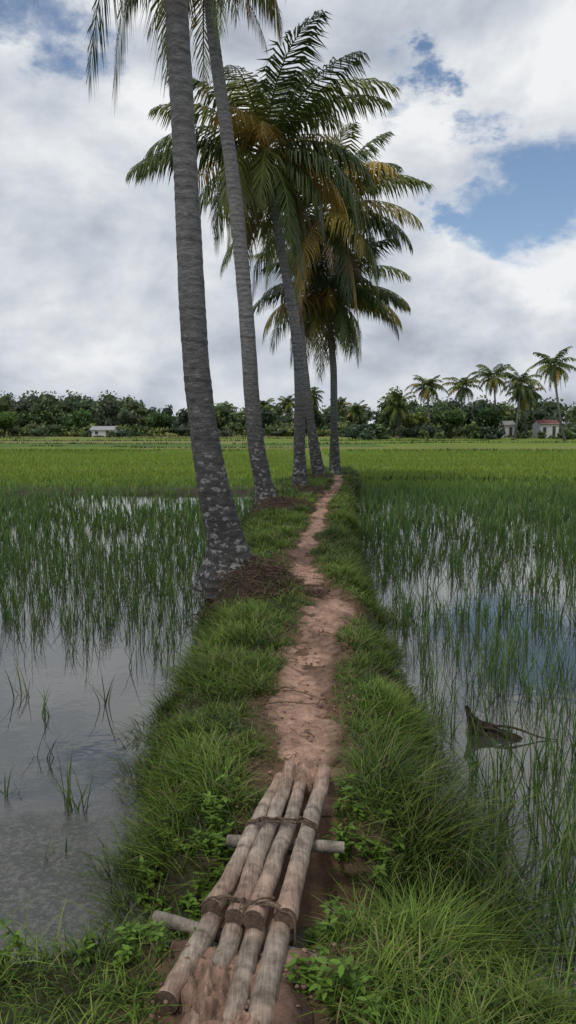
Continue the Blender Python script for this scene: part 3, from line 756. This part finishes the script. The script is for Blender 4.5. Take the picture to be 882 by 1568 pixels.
# ------------------------------------------------------------------ debris, twigs
m = MB()
for (tx, ty, r, k) in [(-.3, 7.5, .66, 750), (-.15, 15.2, .7, 300), (.5, 19.4, .7, 150)]:
    for i in range(k):
        a = rng.uniform(0, 6.28); rr = r * math.sqrt(rng.random())
        x = tx + rr * math.cos(a); y = ty + rr * math.sin(a) * .8; z = float(H(np.array(x), np.array(y)))
        l = rng.uniform(.05, .22); b2 = rng.uniform(0, 6.28)
        P = [(x, y, z + rng.uniform(0, .03)), (x + l * .5 * math.cos(b2), y + l * .5 * math.sin(b2), z + rng.uniform(.01, .06)), (x + l * math.cos(b2 + .3), y + l * math.sin(b2 + .3), z + rng.uniform(-.02, .03))]
        tube(m, P, [.005, .004, .002], np.array([.085, .058, .04]) * rng.uniform(.5, 1.9), ns=4, cap=False)
for (x, y, l, a) in [(.02, 4.35, .34, .15), (.1, 4.5, .3, -.5), (.2, 4.4, .18, 1.2), (-.02, 4.6, .16, .6), (.1, 3.9, .12, 2.2), (.3, 5.9, .14, .2)]:
    t = np.linspace(0, 1, 8); P = np.stack([x + (t - .5) * l * math.cos(a), y + (t - .5) * l * math.sin(a), float(H(np.array(x), np.array(y))) + .04 + .012 * np.sin(t * 5)], -1)
    tube(m, P, np.linspace(.005, .002, 8), (.16, .11, .08), ns=5)
for i in range(520):
    y = rng.uniform(3.2, 9) ; sd_ = rng.choice([-1, 1]); x = np.interp(y, yP, xP) + sd_ * rng.uniform(.06, .3)
    z = float(H(np.array(x), np.array(y))) + .025; l = rng.uniform(.02, .09); a = rng.uniform(0, 6.28)
    tube(m, [(x, y, z), (x + l * math.cos(a) * .5, y + l * math.sin(a) * .5, z + .008), (x + l * math.cos(a), y + l * math.sin(a), z)], [.002, .002, .001], np.array([.28, .2, .12]) * rng.uniform(.4, 1.3), ns=3, cap=False)
m.build('dry_palm_debris', M_debris, True)
m = MB()
u = np.linspace(0, np.pi, 5); v = np.linspace(0, 2 * np.pi, 7, endpoint=False); U, Vv = np.meshgrid(u, v, indexing='ij')
sp0 = np.stack([np.sin(U) * np.cos(Vv), np.sin(U) * np.sin(Vv), np.cos(U) * .6], -1).reshape(-1, 3)
id2 = np.arange(35).reshape(5, 7); nn = np.roll(id2, -1, 1); qq = np.stack([id2[:-1], nn[:-1], nn[1:], id2[1:]], -1).reshape(-1, 4)
for i in range(700):
    if i < 550: y = rng.uniform(3.1, 9)
    else: y = rng.uniform(1.7, 2.2)
    x = np.interp(y, yP, xP) + rng.normal(0, .13)
    s_ = rng.uniform(.003, .013) * rng.uniform(.5, 1.2)
    m.add(sp0 * s_ * rng.uniform(.7, 1.3, (35, 1)) + np.array([x, y, float(H(np.array(x), np.array(y))) + (.016 if i < 550 else .06)]), np.array([.34, .225, .165]) * rng.uniform(.5, 1.2), q=qq)
m.build('dirt_clods', M_path, True)

m = MB()
def weed(x, y, z, hgt, n):
    for s_ in range(n):
        a = rng.uniform(0, 6.28); ln = rng.uniform(.1, .5)
        hh = hgt * rng.uniform(.6, 1.1); stem = []
        for i in range(5):
            t = i / 4; stem.append((x + math.cos(a) * ln * hh * t * t, y + math.sin(a) * ln * hh * t * t, z + hh * t * (1 - .2 * t)))
        tube(m, stem, [.0025] * 5, (.09, .12, .03), ns=4, cap=False)
        for i in range(1, 5):
            for k in range(3 if i < 4 else 4):
                b2 = rng.uniform(0, 6.28); L_ = rng.uniform(.018, .036); el = rng.uniform(-.3, .6)
                c = np.array(stem[i]); D = np.array([math.cos(b2) * math.cos(el), math.sin(b2) * math.cos(el), math.sin(el)])
                S = np.array([-math.sin(b2), math.cos(b2), 0]); dn = np.array([0, 0, -.15])
                V = [c, c + D * L_ * .35 + S * L_ * .26, c + D * L_ * .75 + S * L_ * .22 + dn * L_ * .3, c + D * L_ * 1.15 + dn * L_, c + D * L_ * .75 - S * L_ * .22 + dn * L_ * .3, c + D * L_ * .35 - S * L_ * .26, c + D * L_ * .6 - np.array([0, 0, L_ * .08])]
                col = np.array([.12, .215, .024]) * rng.uniform(.5, 1.3)
                m.add(V, col, t=[(0, 1, 6), (1, 2, 6), (2, 3, 6), (3, 4, 6), (4, 5, 6), (5, 0, 6)])
for (cx, cy, sx, sy, k) in [(-.29, 2.95, .05, .14, 22), (-.42, 2.6, .1, .12, 20), (-.5, 2.25, .14, .08, 14), (-.9, 2.15, .2, .08, 10), (.1, 2.42, .05, .08, 16), (.3, 2.6, .14, .12, 34), (.2, 3.0, .04, .14, 12), (.35, 2.85, .1, .1, 12), (-.55, 3.0, .06, .15, 8), (.1, 2.05, .07, .06, 10)]:
    for i in range(k):
        x = cx + rng.normal(0, sx); y = cy + rng.normal(0, sy)
        if abs(x - np.interp(y, [1.8, 3.3], [-.2, .07])) < .17: continue
        weed(x, y, max(float(H(np.array(x), np.array(y))), WATER), rng.uniform(.06, .15), 2)
m.build('leafy_weeds', M_grass)

# fallen dark palm spathe: pointed end stands out of the water, the body sinks into it
m = MB()
nt_ = 26; t = np.linspace(0, 1, nt_); V = []; ns = 9
topz = np.interp(t, [0, .06, .16, .3, .5, .75, 1], [-.125, -.165, -.205, -.225, -.265, -.285, -.325]) + (vnoise(t * 11, t * 0, 3) - .5) * .022
botz = np.interp(t, [0, .05, .1, 1], [-.17, -.30, -.36, -.36])
wid = np.interp(t, [0, .15, .5, 1], [.015, .07, .11, .03])
for i in range(nt_):
    for k in range(ns):
        u_ = k / (ns - 1)
        rim_ = topz[i] if u_ < .5 else topz[i] - .02
        zc_ = botz[i] + (rim_ - botz[i]) * abs(2 * u_ - 1) ** .8
        V.append((1.115 + .36 * t[i] + .02 * vnoise(np.array(t[i] * 7), np.array(u_ * 4), 5), 4.72 - .10 * t[i] + wid[i] * (u_ - .5), zc_))
# front and back skins meet along a ragged ridge
V = np.array(V).reshape(nt_, ns, 3)
ridge = topz[:, None] - (topz - botz)[:, None] * np.abs(np.linspace(-1, 1, ns))[None] ** 1.3
V[..., 2] = ridge
idx = np.arange(nt_ * ns).reshape(nt_, ns)
m.add(V.reshape(-1, 3), np.array([.04, .029, .022]) * rng.uniform(.5, 1.7, (nt_ * ns, 1)), q=np.stack([idx[:-1, :-1], idx[:-1, 1:], idx[1:, 1:], idx[1:, :-1]], -1).reshape(-1, 4))
for (x0_, y0_, z0_, x1_, y1_, z1_) in [(1.3, 4.66, -.25, 1.66, 4.6, -.31), (1.22, 4.66, -.26, 1.5, 4.56, -.325), (1.17, 4.68, -.2, 1.12, 4.66, -.32)]:
    tt = np.linspace(0, 1, 8)
    tube(m, np.stack([x0_ + (x1_ - x0_) * tt, y0_ + (y1_ - y0_) * tt, z0_ + (z1_ - z0_) * tt + .012 * np.sin(tt * 6)], -1), np.linspace(.009, .003, 8), (.06, .043, .03), ns=6)
m.build('fallen_palm_spathe', M_debris, False)

# ------------------------------------------------------------------ world / sky
SUN_EL, SUN_AZ = math.radians(58), math.radians(215)
w = bpy.data.worlds.new('World'); scene.world = w; w.use_nodes = True
nt = w.node_tree; nt.nodes.clear(); L = nt.links.new
out = nt.nodes.new('ShaderNodeOutputWorld')
sky = nt.nodes.new('ShaderNodeTexSky'); sky.sky_type = 'NISHITA'; sky.sun_disc = False
sky.sun_elevation = SUN_EL; sky.sun_rotation = SUN_AZ
sky.air_density = 1.0; sky.dust_density = 1.0; sky.ozone_density = 1.5
bg1 = nt.nodes.new('ShaderNodeBackground'); bg1.inputs[1].default_value = .12; L(sky.outputs[0], bg1.inputs[0])
tc = nt.nodes.new('ShaderNodeTexCoord')
def vm(op, a, b_=None, sc=None):
    n = nt.nodes.new('ShaderNodeVectorMath'); n.operation = op
    for i, v in enumerate((a, b_)):
        if v is None: continue
        if isinstance(v, tuple): n.inputs[i].default_value = v
        else: L(v, n.inputs[i])
    if sc is not None:
        n.inputs['Scale'].default_value = sc
    return n
def mt(op, a, b_=0.0):
    n = nt.nodes.new('ShaderNodeMath'); n.operation = op
    for i, v in enumerate((a, b_)):
        if isinstance(v, (int, float)): n.inputs[i].default_value = v
        else: L(v, n.inputs[i])
    return n.outputs[0]
def mr(src, a, b_, c, d):
    n = nt.nodes.new('ShaderNodeMapRange'); n.interpolation_type = 'SMOOTHSTEP'
    for i, v in enumerate((a, b_, c, d)): n.inputs[i + 1].default_value = v
    L(src, n.inputs[0]); return n.outputs[0]
def noi(v, s, d, r, dist=0):
    n = nt.nodes.new('ShaderNodeTexNoise'); n.inputs['Scale'].default_value = s; n.inputs['Detail'].default_value = d
    n.inputs['Roughness'].default_value = r; n.inputs['Distortion'].default_value = dist
    L(v, n.inputs['Vector']); return n
q0 = vm('MULTIPLY', tc.outputs['Generated'], (1, 1, 1.7)).outputs[0]
A = noi(q0, 3.4, 10, .56, .2)
qu = vm('ADD', q0, (-.03, 0, .09)).outputs[0]
Bn = noi(qu, 3.4, 10, .56, .2)
low = noi(q0, 1.7, 3, .5)
warp = noi(q0, 5, 8, .65)
wv = vm('SCALE', vm('SUBTRACT', warp.outputs['Color'], (.5, .5, .5)).outputs[0], sc=.40).outputs[0]
qd = vm('ADD', q0, wv).outputs[0]
def qdir(az, el):
    az, el = math.radians(az), math.radians(el)
    return (math.sin(az) * math.cos(el), math.cos(az) * math.cos(el), math.sin(el) * 1.7)
hole = None
for (az, el, r) in [(16.5, 14, .115), (20, 16.5, .13), (12.5, 20.5, .085), (11.5, 23.5, .06), (12, 13.5, .06), (-16.5, 27, .13), (60, 30, .3), (-60, 40, .3), (150, 40, .4), (-130, 35, .35)]:
    dd = vm('DISTANCE', qd, qdir(az, el)).outputs['Value']
    h_ = mr(dd, r * 1.4, r * .1, 0, 1)
    hole = h_ if hole is None else mt('MAXIMUM', hole, h_)
dens = mt('SUBTRACT', mt('ADD', A.outputs['Fac'], .22), mt('MULTIPLY', hole, .44))
mask = mr(dens, .31, .64, 0, 1)
relief = mt('MULTIPLY', mt('SUBTRACT', A.outputs['Fac'], Bn.outputs['Fac']), 2.3)
rim = mr(dens, .45, .66, .2, 0)
bank = mr(vm('DISTANCE', qd, qdir(15.5, 9.8)).outputs['Value'], .16, .0, 0, .3)
base_ = mr(vm('DISTANCE', qd, qdir(18, 6.2)).outputs['Value'], .16, .0, 0, -.3)
br = mt('ADD', mt('ADD', mt('ADD', mt('ADD', .56, relief), rim), bank), base_)
br = mt('ADD', br, mt('MULTIPLY', mt('SUBTRACT', low.outputs['Fac'], .5), 1.3))
cr = nt.nodes.new('ShaderNodeValToRGB')
cr.color_ramp.elements[0].position = .08; cr.color_ramp.elements[0].color = (.29, .33, .39, 1)
cr.color_ramp.elements[1].position = .98; cr.color_ramp.elements[1].color = (.88, .89, .90, 1)
e2 = cr.color_ramp.elements.new(.5); e2.color = (.55, .595, .665, 1)
L(br, cr.inputs[0])
bg2 = nt.nodes.new('ShaderNodeBackground'); bg2.inputs[1].default_value = 1.0; L(cr.outputs[0], bg2.inputs[0])
mx = nt.nodes.new('ShaderNodeMixShader'); L(mask, mx.inputs[0]); L(bg1.outputs[0], mx.inputs[1]); L(bg2.outputs[0], mx.inputs[2])
L(mx.outputs[0], out.inputs[0])

sd = bpy.data.lights.new('sun', 'SUN'); sd.energy = 1.5; sd.angle = math.radians(10); sd.color = (1, .95, .88)
so = bpy.data.objects.new('sun', sd); scene.collection.objects.link(so)
dirv = Vector((math.sin(SUN_AZ) * math.cos(SUN_EL), math.cos(SUN_AZ) * math.cos(SUN_EL), math.sin(SUN_EL)))
so.rotation_euler = dirv.to_track_quat('Z', 'Y').to_euler()

# ------------------------------------------------------------------ camera
cd = bpy.data.cameras.new('camera'); cam = bpy.data.objects.new('camera', cd); scene.collection.objects.link(cam)
cam.location = (0, 0, 1.6); cam.rotation_euler = (math.radians(90 - 6.2), 0, 0)
cd.sensor_fit = 'VERTICAL'; cd.sensor_height = 24; cd.lens = 12 / math.tan(math.radians(33.5))
cd.clip_start = .05; cd.clip_end = 4000
scene.camera = cam
